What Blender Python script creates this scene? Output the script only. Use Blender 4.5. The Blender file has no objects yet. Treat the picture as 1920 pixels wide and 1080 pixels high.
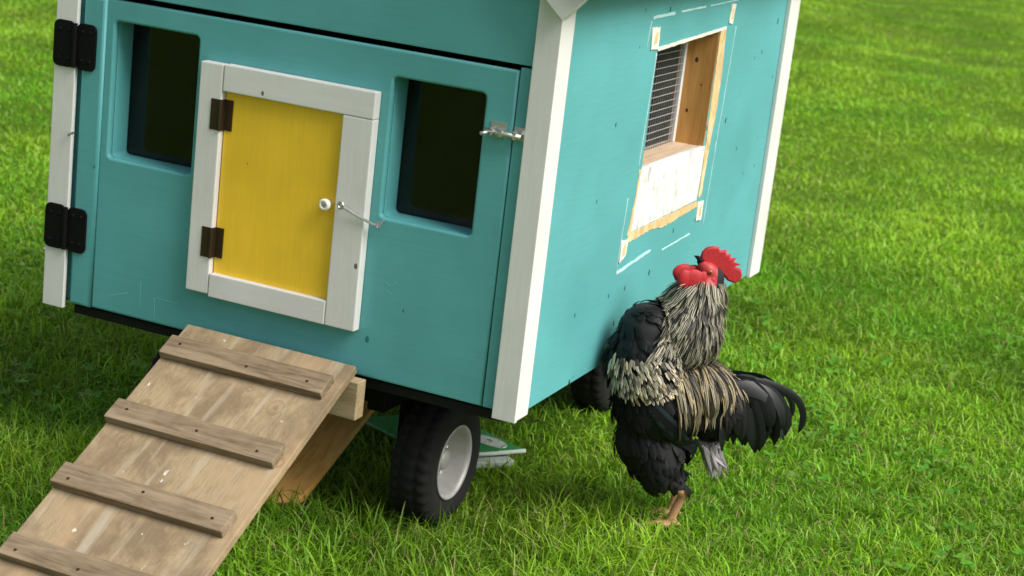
import bpy, bmesh, math, random
import numpy as np
from mathutils import Vector, Matrix
from mathutils.bvhtree import BVHTree
R = math.radians
rng = np.random.default_rng(7)
random.seed(7)
sc = bpy.context.scene
COL = sc.collection

# ------------------------------------------------------------------ camera
cd = bpy.data.cameras.new('camera')
cd.sensor_width = 36.0
cd.lens = 64.0
cd.clip_end = 500
cd.dof.use_dof = True
cd.dof.focus_distance = 4.7
cd.dof.aperture_fstop = 4.5
cam = bpy.data.objects.new('camera', cd)
COL.objects.link(cam)
Z0 = 0.455                       # height of the coop's underside above the lawn
yaw, pitch, roll = 0.3953, 0.2553, 0.1168
fw = Vector((-math.sin(yaw)*math.cos(pitch), math.cos(yaw)*math.cos(pitch), -math.sin(pitch)))
rt = Vector((math.cos(yaw), math.sin(yaw), 0))
up = rt.cross(fw)
r2 = rt*math.cos(roll) + up*math.sin(roll)
u2 = up*math.cos(roll) - rt*math.sin(roll)
CAM = Vector((2.9552, -3.8408, 1.4156 + Z0))
cam.matrix_world = Matrix(((r2.x, u2.x, -fw.x, CAM.x), (r2.y, u2.y, -fw.y, CAM.y), (r2.z, u2.z, -fw.z, CAM.z), (0, 0, 0, 1)))
sc.camera = cam

# ------------------------------------------------------------------ sky, sun, exposure
SUN = Vector((0.66, -0.09, 0.74)).normalized()
elev = math.asin(SUN.z)
w = bpy.data.worlds.new('World')
sc.world = w
w.use_nodes = True
nt = w.node_tree
bg = nt.nodes['Background']
sky = nt.nodes.new('ShaderNodeTexSky')
sky.sky_type = 'NISHITA'
sky.sun_disc = False
sky.sun_elevation = elev
sky.sun_rotation = math.atan2(SUN.x, SUN.y)
sky.dust_density = 4.0
sky.air_density = 1.0
hs = nt.nodes.new('ShaderNodeHueSaturation')      # hazy bright overcast: little blue left
hs.inputs['Saturation'].default_value = 0.42
nt.links.new(sky.outputs[0], hs.inputs['Color'])
nt.links.new(hs.outputs[0], bg.inputs['Color'])
bg.inputs['Strength'].default_value = 0.104
sd = bpy.data.lights.new('sun', 'SUN')
sd.energy = 2.5
sd.angle = R(35)
sd.color = (1.0, 0.975, 0.93)
so = bpy.data.objects.new('sun', sd)
COL.objects.link(so)
so.rotation_euler = (-SUN).to_track_quat('-Z', 'Y').to_euler()
so.location = (4, 0, 6)
sc.view_settings.view_transform = 'Standard'
sc.view_settings.look = 'None'
sc.view_settings.exposure = 0.62
sc.view_settings.gamma = 1.0
sc.cycles.max_bounces = 8

# ------------------------------------------------------------------ materials
def new_mat(name):
    m = bpy.data.materials.new(name)
    m.use_nodes = True
    t = m.node_tree
    b = t.nodes['Principled BSDF']
    return m, t, b
def N(t, kind, **kw):
    n = t.nodes.new(kind)
    for k, v in kw.items():
        if k in n.inputs: n.inputs[k].default_value = v
        else: setattr(n, k, v)
    return n
def objco(t, scale=(1, 1, 1), rot=(0, 0, 0)):
    tc = N(t, 'ShaderNodeTexCoord')
    mp = N(t, 'ShaderNodeMapping')
    mp.inputs['Scale'].default_value = scale
    mp.inputs['Rotation'].default_value = rot
    t.links.new(tc.outputs['Object'], mp.inputs['Vector'])
    return mp.outputs[0]
def noise(t, vec, scale, detail=4, rough=.55, dist=0):
    n = N(t, 'ShaderNodeTexNoise')
    n.inputs['Scale'].default_value = scale
    n.inputs['Detail'].default_value = detail
    n.inputs['Roughness'].default_value = rough
    n.inputs['Distortion'].default_value = dist
    t.links.new(vec, n.inputs['Vector'])
    return n.outputs['Fac']
def ramp(t, fac, stops):
    r = N(t, 'ShaderNodeValToRGB')
    el = r.color_ramp.elements
    while len(el) < len(stops): el.new(0.5)
    for e, (p, c) in zip(el, stops):
        e.position = p
        e.color = (c, c, c, 1) if isinstance(c, (int, float)) else (*c, 1)
    t.links.new(fac, r.inputs['Fac'])
    return r.outputs['Color']
def mix(t, fac, a, b, mode='MIX'):
    n = N(t, 'ShaderNodeMix', data_type='RGBA', blend_type=mode)
    for s, v in ((n.inputs[0], fac), (n.inputs[6], a), (n.inputs[7], b)):
        if isinstance(v, (int, float)): s.default_value = v
        elif isinstance(v, tuple): s.default_value = (*v, 1)
        else: t.links.new(v, s)
    return n.outputs[2]
def bump(t, b, h, strength=.3, dist=.002):
    n = N(t, 'ShaderNodeBump')
    n.inputs['Strength'].default_value = strength
    n.inputs['Distance'].default_value = dist
    t.links.new(h, n.inputs['Height'])
    t.links.new(n.outputs[0], b.inputs['Normal'])

def painted(name, col, grain=(3, 3, 40), rough=.5, var=.10, spots=0.0, spotcol=(.02, .06, .06), dirt=0.0):
    """brushed paint over timber: faint grain relief, cloudy variation, a few nail and knot marks"""
    m, t, b = new_mat(name)
    o = objco(t)
    g = noise(t, objco(t, grain), 6, 5, .6, .4)
    c1 = noise(t, o, 3.5, 3)
    dark = tuple(x*(1-var*1.6) for x in col)
    lite = tuple(min(1, x*(1+var)) for x in col)
    c = mix(t, ramp(t, c1, [(.3, 0.0), (.7, 1.0)]), dark, lite)
    c = mix(t, ramp(t, g, [(.35, .22), (.6, 0.0)]), c, tuple(x*.75 for x in col))
    if dirt:
        d = noise(t, objco(t, (2, 2, 1)), 9, 6, .7)
        c = mix(t, ramp(t, d, [(.52, 0.0), (.75, dirt)]), c, (.30, .28, .22))
    if spots:
        v = N(t, 'ShaderNodeTexVoronoi', feature='F1', voronoi_dimensions='2D')
        v.inputs['Scale'].default_value = 17
        v.inputs['Randomness'].default_value = 1
        s3 = N(t, 'ShaderNodeSeparateXYZ'); t.links.new(objco(t, (1, 1, .62)), s3.inputs[0])
        ad = N(t, 'ShaderNodeMath', operation='ADD'); t.links.new(s3.outputs[0], ad.inputs[0]); t.links.new(s3.outputs[1], ad.inputs[1])
        cb = N(t, 'ShaderNodeCombineXYZ'); t.links.new(ad.outputs[0], cb.inputs[0]); t.links.new(s3.outputs[2], cb.inputs[1])
        t.links.new(cb.outputs[0], v.inputs['Vector'])
        sel = N(t, 'ShaderNodeSeparateColor')
        t.links.new(v.outputs['Color'], sel.inputs[0])
        size = N(t, 'ShaderNodeMath', operation='MULTIPLY')
        t.links.new(sel.outputs[0], size.inputs[0]); size.inputs[1].default_value = .11
        lt = N(t, 'ShaderNodeMath', operation='LESS_THAN')
        t.links.new(v.outputs['Distance'], lt.inputs[0]); t.links.new(size.outputs[0], lt.inputs[1])
        g2 = N(t, 'ShaderNodeMath', operation='GREATER_THAN')
        t.links.new(sel.outputs[1], g2.inputs[0]); g2.inputs[1].default_value = 1 - spots
        mu = N(t, 'ShaderNodeMath', operation='MULTIPLY')
        t.links.new(lt.outputs[0], mu.inputs[0]); t.links.new(g2.outputs[0], mu.inputs[1])
        c = mix(t, mu.outputs[0], c, spotcol)
    t.links.new(c, b.inputs['Base Color'])
    rr = ramp(t, c1, [(.3, rough-.08), (.7, rough+.1)])
    t.links.new(rr, b.inputs['Roughness'])
    b.inputs['Specular IOR Level'].default_value = .35
    bump(t, b, g, .2, .0012)
    return m
def wood(name, c0, c1, c2, grain, rough=.75, stain=.5, knots=0.0):
    m, t, b = new_mat(name)
    g = noise(t, objco(t, grain), 5, 7, .62, .8)
    c = ramp(t, g, [(.3, c0), (.5, c1), (.72, c2)])
    s = noise(t, objco(t), 11, 5, .65)
    c = mix(t, ramp(t, s, [(.5, 0.0), (.72, stain)]), c, tuple(x*.42 for x in c1))
    s2 = noise(t, objco(t, tuple(.25*x+.5 for x in grain)), 4, 3)
    c = mix(t, ramp(t, s2, [(.52, 0.0), (.66, .45)]), c, tuple(min(1, x*1.25) for x in c2))
    if knots:
        v = N(t, 'ShaderNodeTexVoronoi')
        v.inputs['Scale'].default_value = 7
        t.links.new(objco(t, tuple(1 if x > 10 else .6 for x in grain)), v.inputs['Vector'])
        c = mix(t, ramp(t, v.outputs['Distance'], [(.03, knots), (.13, 0.0)]), c, tuple(x*.3 for x in c0))
    t.links.new(c, b.inputs['Base Color'])
    b.inputs['Roughness'].default_value = rough
    b.inputs['Specular IOR Level'].default_value = .25
    bump(t, b, g, .6, .002)
    return m
def ramp_wood(name, c0, c1, c2, grain, rough=.8, *_):
    """old plywood: fine grain, trodden grey brown patches, pale scraped streaks, knots, droppings"""
    m, t, b = new_mat(name)
    fine = noise(t, objco(t, (90, 4, 10)), 4, 8, .65, .5)
    c = ramp(t, fine, [(.3, tuple(x*.62 for x in c1)), (.5, tuple(x*.98 for x in c1)), (.7, tuple(x*1.12 for x in c1))])
    blot = noise(t, objco(t, (1.4, 1, 1)), 5.5, 6, .68, .3)
    c = mix(t, ramp(t, blot, [(.40, .85), (.56, 0.0)]), c, (.185, .135, .08))
    blot2 = noise(t, objco(t, (1.2, .7, 1)), 4.0, 3, .6)
    c = mix(t, ramp(t, blot2, [(.52, 0.0), (.66, .6)]), c, (.42, .29, .165))
    pale = noise(t, objco(t, (11, .75, 1.5)), 2.3, 3, .55, .2)
    c = mix(t, ramp(t, pale, [(.55, 0.0), (.68, .6)]), c, (.44, .385, .29))
    v = N(t, 'ShaderNodeTexVoronoi'); v.inputs['Scale'].default_value = 5.5
    t.links.new(objco(t, (1, .8, .8)), v.inputs['Vector'])
    rg = N(t, 'ShaderNodeMath', operation='SINE')
    mu = N(t, 'ShaderNodeMath', operation='MULTIPLY'); mu.inputs[1].default_value = 75
    t.links.new(v.outputs['Distance'], mu.inputs[0]); t.links.new(mu.outputs[0], rg.inputs[0])
    near = ramp(t, v.outputs['Distance'], [(.05, .55), (.20, 0.0)])
    ring = mix(t, 1.0, near, ramp(t, rg.outputs[0], [(.35, 0.0), (.8, 1.0)]), 'MULTIPLY')
    c = mix(t, ring, c, (.17, .11, .06))
    sp = noise(t, objco(t, (1, .7, .7)), 38, 4, .6)
    c = mix(t, ramp(t, sp, [(.70, 0.0), (.74, .8)]), c, (.70, .67, .62))
    sp2 = noise(t, objco(t, (1.3, .6, .6)), 27, 5, .7)
    c = mix(t, ramp(t, sp2, [(.25, .8), (.32, 0.0)]), c, (.13, .085, .05))
    t.links.new(c, b.inputs['Base Color'])
    b.inputs['Roughness'].default_value = rough
    b.inputs['Specular IOR Level'].default_value = .2
    bump(t, b, mix(t, .5, fine, blot), .5, .002)
    return m
def flat(name, col, rough=.5, metal=0.0, var=.15, scale=30, bmp=.15):
    m, t, b = new_mat(name)
    n = noise(t, objco(t), scale, 5)
    c = mix(t, n, tuple(x*(1-var) for x in col), tuple(min(1, x*(1+var)) for x in col))
    t.links.new(c, b.inputs['Base Color'])
    b.inputs['Roughness'].default_value = rough
    b.inputs['Metallic'].default_value = metal
    bump(t, b, n, bmp, .001)
    return m

TEAL = (.105, .375, .382)
M = {}
M['teal_front'] = painted('teal_paint_front', TEAL, (1.2, 3, 22), .45, .07, .025, (.03, .16, .15))
M['teal_side'] = painted('teal_paint_side', TEAL, (3, 1.2, 22), .5, .05, .20, (.012, .07, .075))
M['white'] = painted('white_paint', (.72, .71, .68), (20, 20, 1.2), .5, .04, .10, (.16, .13, .09), .12)
M['white_rail'] = painted('white_paint_rail', (.72, .71, .685), (1.2, 20, 20), .5, .04, .08, (.16, .13, .09), .10)
M['yellow'] = painted('yellow_paint', (.90, .575, .036), (20, 20, 1.2), .45, .09, .03, (.35, .20, .02), 0)
M['black_steel'] = flat('black_coated_steel', (.005, .005, .005), .6)
M['black_steel'].node_tree.nodes['Principled BSDF'].inputs['Specular IOR Level'].default_value = .12
M['bronze'] = flat('bronze_hinge_plate', (.05, .030, .014), .45, .5, .3)
M['zinc'] = flat('galvanised_steel', (.55, .55, .53), .38, .85, .25, 60)
M['wire'] = flat('galvanised_wire', (.30, .30, .29), .5, .2, .2, 60)
M['porcelain'] = flat('cream_knob', (.80, .76, .66), .25)
M['deck'] = flat('shadow_black_deck', (.008, .008, .007), .9)  # black colour stands in for the shadow under the floor
M['inside'] = wood('dark_screen_boards', (.007, .004, .003), (.012, .008, .006), (.018, .012, .009), (20, 20, 1.5))  # near-black colour stands in for the unlit inside
M['ramp'] = ramp_wood('weathered_ramp_board', (.20, .14, .085), (.35, .265, .155), (.42, .34, .23), (13, 1.3, 3), .8, .45, .6)
M['cleat'] = wood('weathered_ramp_batten', (.115, .08, .045), (.21, .155, .095), (.285, .22, .145), (1.5, 18, 18), .8, .55, .6)
M['block'] = wood('raw_timber_block', (.26, .19, .105), (.35, .26, .15), (.42, .32, .20), (1.5, 18, 18), .7, .2)
M['honey'] = wood('honey_pine_board', (.55, .27, .065), (.74, .41, .11), (.80, .50, .18), (14, 1.4, 3), .6, .35, .9)
M['jamb'] = wood('orange_pine_lining', (.40, .19, .055), (.50, .26, .075), (.56, .31, .10), (18, 18, 1.3), .55, .15, .95)
M['knot'] = flat('dark_knot', (.07, .025, .012), .7)
M['sill'] = wood('tan_sill', (.42, .30, .19), (.50, .37, .25), (.58, .45, .31), (18, 1.5, 18), .7, .1)
M['bare'] = wood('bare_tan_wood', (.50, .33, .14), (.64, .45, .22), (.74, .57, .33), (18, 6, 5), .75, .05)
M['tab'] = painted('old_white_paint', (.80, .74, .64), (10, 10, 4), .7, .08, .35, (.5, .30, .15))
M['scratch'] = flat('chalky_paint_edge', (.46, .68, .66), .8)
M['scuff_mark'] = flat('rubbed_teal_paint', (.135, .425, .425), .6)
M['rubber'] = flat('tyre_rubber', (.004, .0036, .0033), .85, 0, .3, 50)
M['rim'] = flat('silver_rim', (.40, .39, .37), .5, .3, .3, 25)
M['green_print'] = flat('green_printed_plastic', (.018, .26, .05), .4)
M['white_print'] = flat('white_printed_plastic', (.55, .62, .55), .45)
M['pale_grey'] = flat('grey_shape', (.72, .66, .62), .6)
M['roof'] = painted('grey_roof_felt', (.12, .12, .125), (8, 8, 8), .85, .15)
m, t, b = new_mat('board_scuffed_white')
cn = noise(t, objco(t, (1, 1, .8)), 16, 6, .7, .3)
cc = ramp(t, cn, [(.30, (.42, .34, .25)), (.37, (.62, .57, .51)), (.45, (.74, .72, .70))])
n2 = noise(t, objco(t, (1, 1, .3)), 45, 3)
cc = mix(t, ramp(t, n2, [(.60, 0.0), (.70, .7)]), cc, (.34, .31, .29))
t.links.new(cc, b.inputs['Base Color']); b.inputs['Roughness'].default_value = .6
M['scuffed'] = m
m, t, b = new_mat('window_glass')
t.nodes.remove(b)
out = t.nodes['Material Output']
tr = N(t, 'ShaderNodeBsdfTransparent'); tr.inputs[0].default_value = (.48, .45, .44, 1)
gl = N(t, 'ShaderNodeBsdfGlossy'); gl.inputs['Roughness'].default_value = .06
df = N(t, 'ShaderNodeBsdfDiffuse'); df.inputs[0].default_value = (.16, .13, .12, 1)
fr = N(t, 'ShaderNodeFresnel'); geo = N(t, 'ShaderNodeNewGeometry'); io = N(t, 'ShaderNodeMath', operation='MULTIPLY_ADD')
t.links.new(geo.outputs['Backfacing'], io.inputs[0]); io.inputs[1].default_value = 1/1.45-1.45; io.inputs[2].default_value = 1.45
t.links.new(io.outputs[0], fr.inputs['IOR'])
m1 = N(t, 'ShaderNodeMixShader'); t.links.new(fr.outputs[0], m1.inputs[0]); t.links.new(tr.outputs[0], m1.inputs[1]); t.links.new(gl.outputs[0], m1.inputs[2])
grey_veil = ramp(t, noise(t, objco(t, (1, 1, .8)), 5, 4), [(.38, 0.01), (.8, .075)])  # cloudy grey veil painted in for faint reflections on the panes
m2 = N(t, 'ShaderNodeMixShader'); t.links.new(grey_veil, m2.inputs[0]); t.links.new(m1.outputs[0], m2.inputs[1]); t.links.new(df.outputs[0], m2.inputs[2])
t.links.new(m2.outputs[0], out.inputs['Surface'])
M['glass'] = m

# ------------------------------------------------------------------ mesh helpers
def link(name, me, mat, parent=None):
    o = bpy.data.objects.new(name, me)
    COL.objects.link(o)
    if mat is not None:
        for mm in (mat if isinstance(mat, (list, tuple)) else [mat]): me.materials.append(mm)
    if parent: o.parent = parent
    return o
def bmobj(name, bm, mat, parent=None, smooth=False):
    bmesh.ops.recalc_face_normals(bm, faces=bm.faces)
    me = bpy.data.meshes.new(name)
    bm.to_mesh(me); bm.free()
    if smooth:
        me.polygons.foreach_set('use_smooth', [True]*len(me.polygons))
    return link(name, me, mat, parent)
def tag(o, label=None, cat=None, group=None, kind=None):
    for k, v in (('label', label), ('category', cat), ('group', group), ('kind', kind)):
        if v: o[k] = v
    return o
def empty(name, loc=(0, 0, 0), rz=0):
    o = bpy.data.objects.new(name, None)
    o.location = loc; o.rotation_euler = (0, 0, rz); o.empty_display_size = .1
    COL.objects.link(o)
    return o
def absorb(dst, src, mat=None):
    me = bpy.data.meshes.new('tmp')
    src.to_mesh(me); src.free()
    if mat is not None: me.transform(mat)
    dst.from_mesh(me)
    bpy.data.meshes.remove(me)
def box(bm, x0, x1, y0, y1, z0, z1, bev=.002, mat=None):
    b = bmesh.new()
    bmesh.ops.create_cube(b, size=1)
    for v in b.verts:
        v.co = Vector(((x0+x1)/2 + v.co.x*(x1-x0), (y0+y1)/2 + v.co.y*(y1-y0), (z0+z1)/2 + v.co.z*(z1-z0)))
    if bev > 0:
        bmesh.ops.bevel(b, geom=list(b.edges), offset=bev, segments=2, affect='EDGES', profile=.6)
    absorb(bm, b, mat)
def rrect(x0, x1, z0, z1, r=.0, seg=4):
    if r <= 0: return [(x0, z0), (x1, z0), (x1, z1), (x0, z1)]
    pts = []
    for cx, cz, a0 in ((x1-r, z0+r, -90), (x1-r, z1-r, 0), (x0+r, z1-r, 90), (x0+r, z0+r, 180)):
        for i in range(seg+1):
            a = R(a0 + 90*i/seg)
            pts.append((cx + r*math.cos(a), cz + r*math.sin(a)))
    return pts
def plate(bm, loops, thick, bev, M4):
    """a flat board cut to an outline (first loop) with holes, rounded edges; local xy = outline, local +z = front"""
    cu = bpy.data.curves.new('tmp', 'CURVE')
    cu.dimensions = '2D'; cu.fill_mode = 'BOTH'
    cu.extrude = max(thick/2 - bev, .0002)
    cu.bevel_depth = bev; cu.bevel_resolution = 2; cu.offset = -bev
    for L in loops:
        s = cu.splines.new('POLY'); s.points.add(len(L)-1); s.use_cyclic_u = True
        for p, q in zip(s.points, L): p.co = (q[0], q[1], 0, 1)
    ob = bpy.data.objects.new('tmp', cu)
    me = bpy.data.meshes.new_from_object(ob)
    me.transform(M4)
    bm.from_mesh(me)
    bpy.data.objects.remove(ob); bpy.data.curves.remove(cu); bpy.data.meshes.remove(me)
def front_M(y):            # outline (x, z) -> a board standing in plane y, front face towards -y
    return Matrix(((1, 0, 0, 0), (0, 0, -1, y), (0, 1, 0, Z0), (0, 0, 0, 1)))
def side_M(x):             # outline (y, z) -> a board standing in plane x, front face towards +x
    return Matrix(((0, 0, 1, x), (1, 0, 0, 0), (0, 1, 0, Z0), (0, 0, 0, 1)))
def lathe(bm, prof, seg, M4=None, mod=None):
    b = bmesh.new()
    rings = []
    for i in range(seg):
        a = 2*math.pi*i/seg
        ring = []
        for k, (ax, r) in enumerate(prof):
            rr = r + (mod(k, i) if mod else 0)
            ring.append(b.verts.new((ax, rr*math.cos(a), rr*math.sin(a))))
        rings.append(ring)
    for i in range(seg):
        A_, B_ = rings[i], rings[(i+1) % seg]
        for k in range(len(prof)-1):
            try: b.faces.new((A_[k], A_[k+1], B_[k+1], B_[k]))
            except ValueError: pass
    bmesh.ops.remove_doubles(b, verts=b.verts, dist=1e-6)
    absorb(bm, b, M4)
def tube(bm, pts, r, seg=8, caps=True):
    b = bmesh.new()
    pts = [Vector(p) for p in pts]
    rings = []
    for i, p in enumerate(pts):
        d = (pts[min(i+1, len(pts)-1)] - pts[max(i-1, 0)]).normalized()
        a = d.orthogonal().normalized() if i == 0 else (a - d*a.dot(d)).normalized()
        c = d.cross(a)
        rr = r[i] if isinstance(r, (list, tuple)) else r
        rings.append([b.verts.new(p + (a*math.cos(2*math.pi*k/seg) + c*math.sin(2*math.pi*k/seg))*rr) for k in range(seg)])
    for A_, B_ in zip(rings, rings[1:]):
        for k in range(seg): b.faces.new((A_[k], A_[(k+1) % seg], B_[(k+1) % seg], B_[k]))
    if caps:
        b.faces.new(rings[0]); b.faces.new(rings[-1])
    absorb(bm, b)

def ground_h(x, y):
    x = np.asarray(x, float); y = np.asarray(y, float)
    h = .030*np.exp(-(((x-1.606)**2 + (y-.681)**2)/(2*.22**2)))
    far = np.clip((np.hypot(x-CAM.x, y-CAM.y) - 6.5)/8, 0, 1)
    h = h + far*(.05*np.sin(x*.9+1.3)*np.sin(y*.63+.4) + .035*np.sin(x*2.1+y*.8) + .02*np.sin(y*2.9-x*.7))
    return h

# ------------------------------------------------------------------ ground
def make_ground():
    n = 220
    u = np.linspace(-1, 1, n)
    g = np.sign(u)*(np.abs(u)**3)*260 + u*14
    X, Y = np.meshgrid(g + 1.2, g + 3.0)
    Zz = ground_h(X, Y)
    co = np.stack([X, Y, Zz], -1).reshape(-1, 3)
    i = np.arange(n*n).reshape(n, n)
    f = np.stack([i[:-1, :-1], i[:-1, 1:], i[1:, 1:], i[1:, :-1]], -1).reshape(-1, 4)
    me = bpy.data.meshes.new('lawn_ground')
    me.from_pydata(co.tolist(), [], f.tolist())
    me.polygons.foreach_set('use_smooth', [True]*len(me.polygons))
    m, t, b = new_mat('lawn_soil')
    a = noise(t, objco(t), 1.1, 4)
    c = noise(t, objco(t), 60, 5, .7)
    col = mix(t, a, (.075, .165, .009), (.13, .225, .014))
    col = mix(t, ramp(t, c, [(.35, .55), (.6, 0.0)]), col, (.045, .07, .010))
    t.links.new(col, b.inputs['Base Color']); b.inputs['Roughness'].default_value = .95
    b.inputs['Specular IOR Level'].default_value = .1
    bump(t, b, c, .8, .03)
    o = link('lawn_ground', me, m)
    tag(o, 'flat green lawn under and around the coop', None, None, 'structure')
make_ground()

# ------------------------------------------------------------------ grass (one uncountable mass of blades)
def vnoise(x, y, s, seed):
    r = np.random.default_rng(seed)
    tab = r.random((64, 64))
    x = x*s; y = y*s
    xi = np.floor(x).astype(int); yi = np.floor(y).astype(int)
    fx = x-xi; fy = y-yi
    fx = fx*fx*(3-2*fx); fy = fy*fy*(3-2*fy)
    g = lambda a, b_: tab[a % 64, b_ % 64]
    return (g(xi, yi)*(1-fx)+g(xi+1, yi)*fx)*(1-fy) + (g(xi, yi+1)*(1-fx)+g(xi+1, yi+1)*fx)*fy
def blades_mesh(name, x, y, L, wd, ang, lean, bendx, col, mat, label):
    """five-point bent blades"""
    n = len(x)
    z = ground_h(x, y)
    base = np.stack([x, y, z-.004], -1)
    side = np.stack([np.cos(ang), np.sin(ang), np.zeros(n)], -1)*(wd/2)[:, None]
    la = ang + np.pi/2 + bendx
    dirv = np.stack([np.cos(la), np.sin(la)], -1)
    def at(tt):
        h = L*tt*np.cos(lean*tt*.9); s = L*tt*np.sin(lean*tt)
        return base + np.stack([dirv[:, 0]*s, dirv[:, 1]*s, h], -1)
    m1, m2, tip = at(.42), at(.75), at(1.0)
    V = np.stack([base-side, base+side, m1-side*.9, m1+side*.9, m2-side*.6, m2+side*.6, tip], 1).reshape(-1, 3)
    k = (np.arange(n)*7)[:, None]
    quads1 = k + np.array([[0, 1, 3, 2]]); quads2 = k + np.array([[2, 3, 5, 4]]); tri = k + np.array([[4, 5, 6]])
    loops = np.concatenate([quads1, quads2, tri], 1).reshape(-1)
    starts = (np.arange(n)*11)[:, None] + np.array([[0, 4, 8]])
    tot = np.tile(np.array([4, 4, 3]), n)
    me = bpy.data.meshes.new(name)
    me.vertices.add(len(V)); me.vertices.foreach_set('co', V.astype(np.float32).ravel())
    me.loops.add(len(loops)); me.loops.foreach_set('vertex_index', loops.astype(np.int32))
    me.polygons.add(n*3); me.polygons.foreach_set('loop_start', starts.ravel().astype(np.int32)); me.polygons.foreach_set('loop_total', tot.astype(np.int32))
    me.update(calc_edges=True)
    at_ = me.color_attributes.new('tint', 'FLOAT_COLOR', 'POINT')
    C4 = np.concatenate([np.repeat(col, 7, 0), np.ones((n*7, 1))], 1)
    at_.data.foreach_set('color', C4.astype(np.float32).ravel())
    me.polygons.foreach_set('use_smooth', np.ones(n*3, bool))
    o = link(name, me, mat)
    tag(o, label, None, None, 'stuff')
    return o
def leaf_mat(name, trans=.35, rough=.45):
    m, t, b = new_mat(name)
    a = N(t, 'ShaderNodeAttribute', attribute_name='tint')
    t.links.new(a.outputs['Color'], b.inputs['Base Color'])
    b.inputs['Roughness'].default_value = rough
    b.inputs['Specular IOR Level'].default_value = .15
    tl = N(t, 'ShaderNodeBsdfTranslucent')
    c2 = mix(t, 1.0, a.outputs['Color'], (1.0, 1.05, .55), 'MULTIPLY')
    t.links.new(c2, tl.inputs['Color'])
    ms = N(t, 'ShaderNodeMixShader'); ms.inputs[0].default_value = trans
    t.links.new(b.outputs[0], ms.inputs[1]); t.links.new(tl.outputs[0], ms.inputs[2])
    t.links.new(ms.outputs[0], t.nodes['Material Output'].inputs['Surface'])
    return m
GRASS = leaf_mat('grass_blade')
def lawn_points(n, rmin, rmax, power, half):
    u = rng.random(n)
    q = 2-power
    r = (rmin**q + u*(rmax**q - rmin**q))**(1/q)
    a = yaw + (rng.random(n)*2-1)*half
    x = CAM.x - np.sin(a)*r; y = CAM.y + np.cos(a)*r
    return x, y, r
def make_grass():
    n = 620000
    x, y, r = lawn_points(n, 3.0, 36.0, 1.62, R(25))
    # thinner cover to both sides of the view
    n2 = 230000
    q_ = 2-1.62; r_ = (2.0**q_ + rng.random(n2)*(36.0**q_ - 2.0**q_))**(1/q_)
    a_ = yaw + np.where(rng.random(n2) < .5, -1, 1)*(R(25) + rng.random(n2)*R(30))
    x = np.concatenate([x, CAM.x - np.sin(a_)*r_]); y = np.concatenate([y, CAM.y + np.cos(a_)*r_]); r = np.concatenate([r, r_])
    thin = np.concatenate([np.ones(n), np.full(n2, 1.7)])
    n = len(x)
    keep = np.ones(n, bool)
    # nothing grows through the low end of the ramp, the tyres or the board
    rz = Z0 + .0585 - (-.04 - y)*math.tan(R(29))
    keep &= ~((x > .46) & (x < 1.0) & (y < -.04) & (rz < .14) & (y > -1.2))
    shade = (x > .15) & (x < 1.3) & (y > .15) & (y < 1.9)
    keep &= ~(shade & (rng.random(n) < .45))
    for wx in (1.045, .245):
        for wy in (.357, 1.60):
            keep &= ~((np.abs(x-wx) < .06) & (np.abs(y-wy) < .12))
    x, y, r, thin = x[keep], y[keep], r[keep], thin[keep]
    n = len(x)
    clump = vnoise(x+40, y+40, 9, 1); cl2 = vnoise(x+40, y+40, 2.3, 2); big = vnoise(x+40, y+40, .55, 3)
    nearw = np.clip((6.5-r)/2.5, 0, 1)
    L = (.028 + .036*rng.random(n)**1.5)*(.65 + .75*clump)*(.8+.4*cl2)*(1 + .25*nearw)
    L = L*np.where(rng.random(n) < .05, 1.6, 1)
    skirt = (x > .45) & (x < 1.75) & (y > -.25) & (y < .55)
    L = L*np.where(skirt, 1.12, 1)
    tuft = np.exp(-((x-1.04)**2 + (y-.22)**2)/(2*.22**2))
    L = L*(1 + .55*tuft)
    L = np.clip(L, .02, .13)
    wd = (.0028 + .0030*rng.random(n))*np.clip((r/4.6)**.75, 1, 4)*thin
    L = L*(1 - .25*np.clip((r-6)/5, 0, 1))
    ang = rng.random(n)*2*np.pi
    lean = .25 + 1.65*rng.random(n)
    bx = (rng.random(n)-.5)*2.4
    A = np.array([.080, .270, .010]); B = np.array([.265, .400, .026]); D = np.array([.060, .215, .010]); S = np.array([.36, .33, .13])
    k = np.clip(.05 + .16*np.clip((r-6)/5, 0, 1) + .85*(.6*big + .4*vnoise(x+9, y+70, 1.1, 5)) + .55*(cl2-.5) + .35*(rng.random(n)-.5), 0, 1)[:, None]
    col = A*(1-k) + B*k
    d = (np.clip(1.2*(.5-clump) + .5*(rng.random(n)-.35), 0, 1)*(.25+.5*np.clip((8-r)/4, 0, 1)))[:, None]
    col = col*(1-d) + D*d
    pl = (rng.random(n) < .13)[:, None]
    col = np.where(pl, np.array([.25, .40, .07]), col)
    # worn and lush areas a few hand widths across
    pt = vnoise(x+23, y+61, 1.7, 12)*.6 + vnoise(x+5, y+33, 4.3, 13)*.4
    col = col*(.78 + .5*np.clip((pt-.25)/.5, 0, 1))[:, None]
    st = (rng.random(n) < .015 + .06*(big > .64))[:, None]
    col = np.where(st, S*(.6+.5*rng.random((n, 1))), col)
    fr_ = np.clip((r-5.5)/4, 0, 1)[:, None]
    col = col*(1 + (1-.6*fr_)*(rng.random((n, 1))*.75-.36) + .24*fr_)
    blades_mesh('grass', x, y, L, wd, ang, lean, bx, col, GRASS, 'short bright green lawn grass around the coop')
make_grass()
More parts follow.
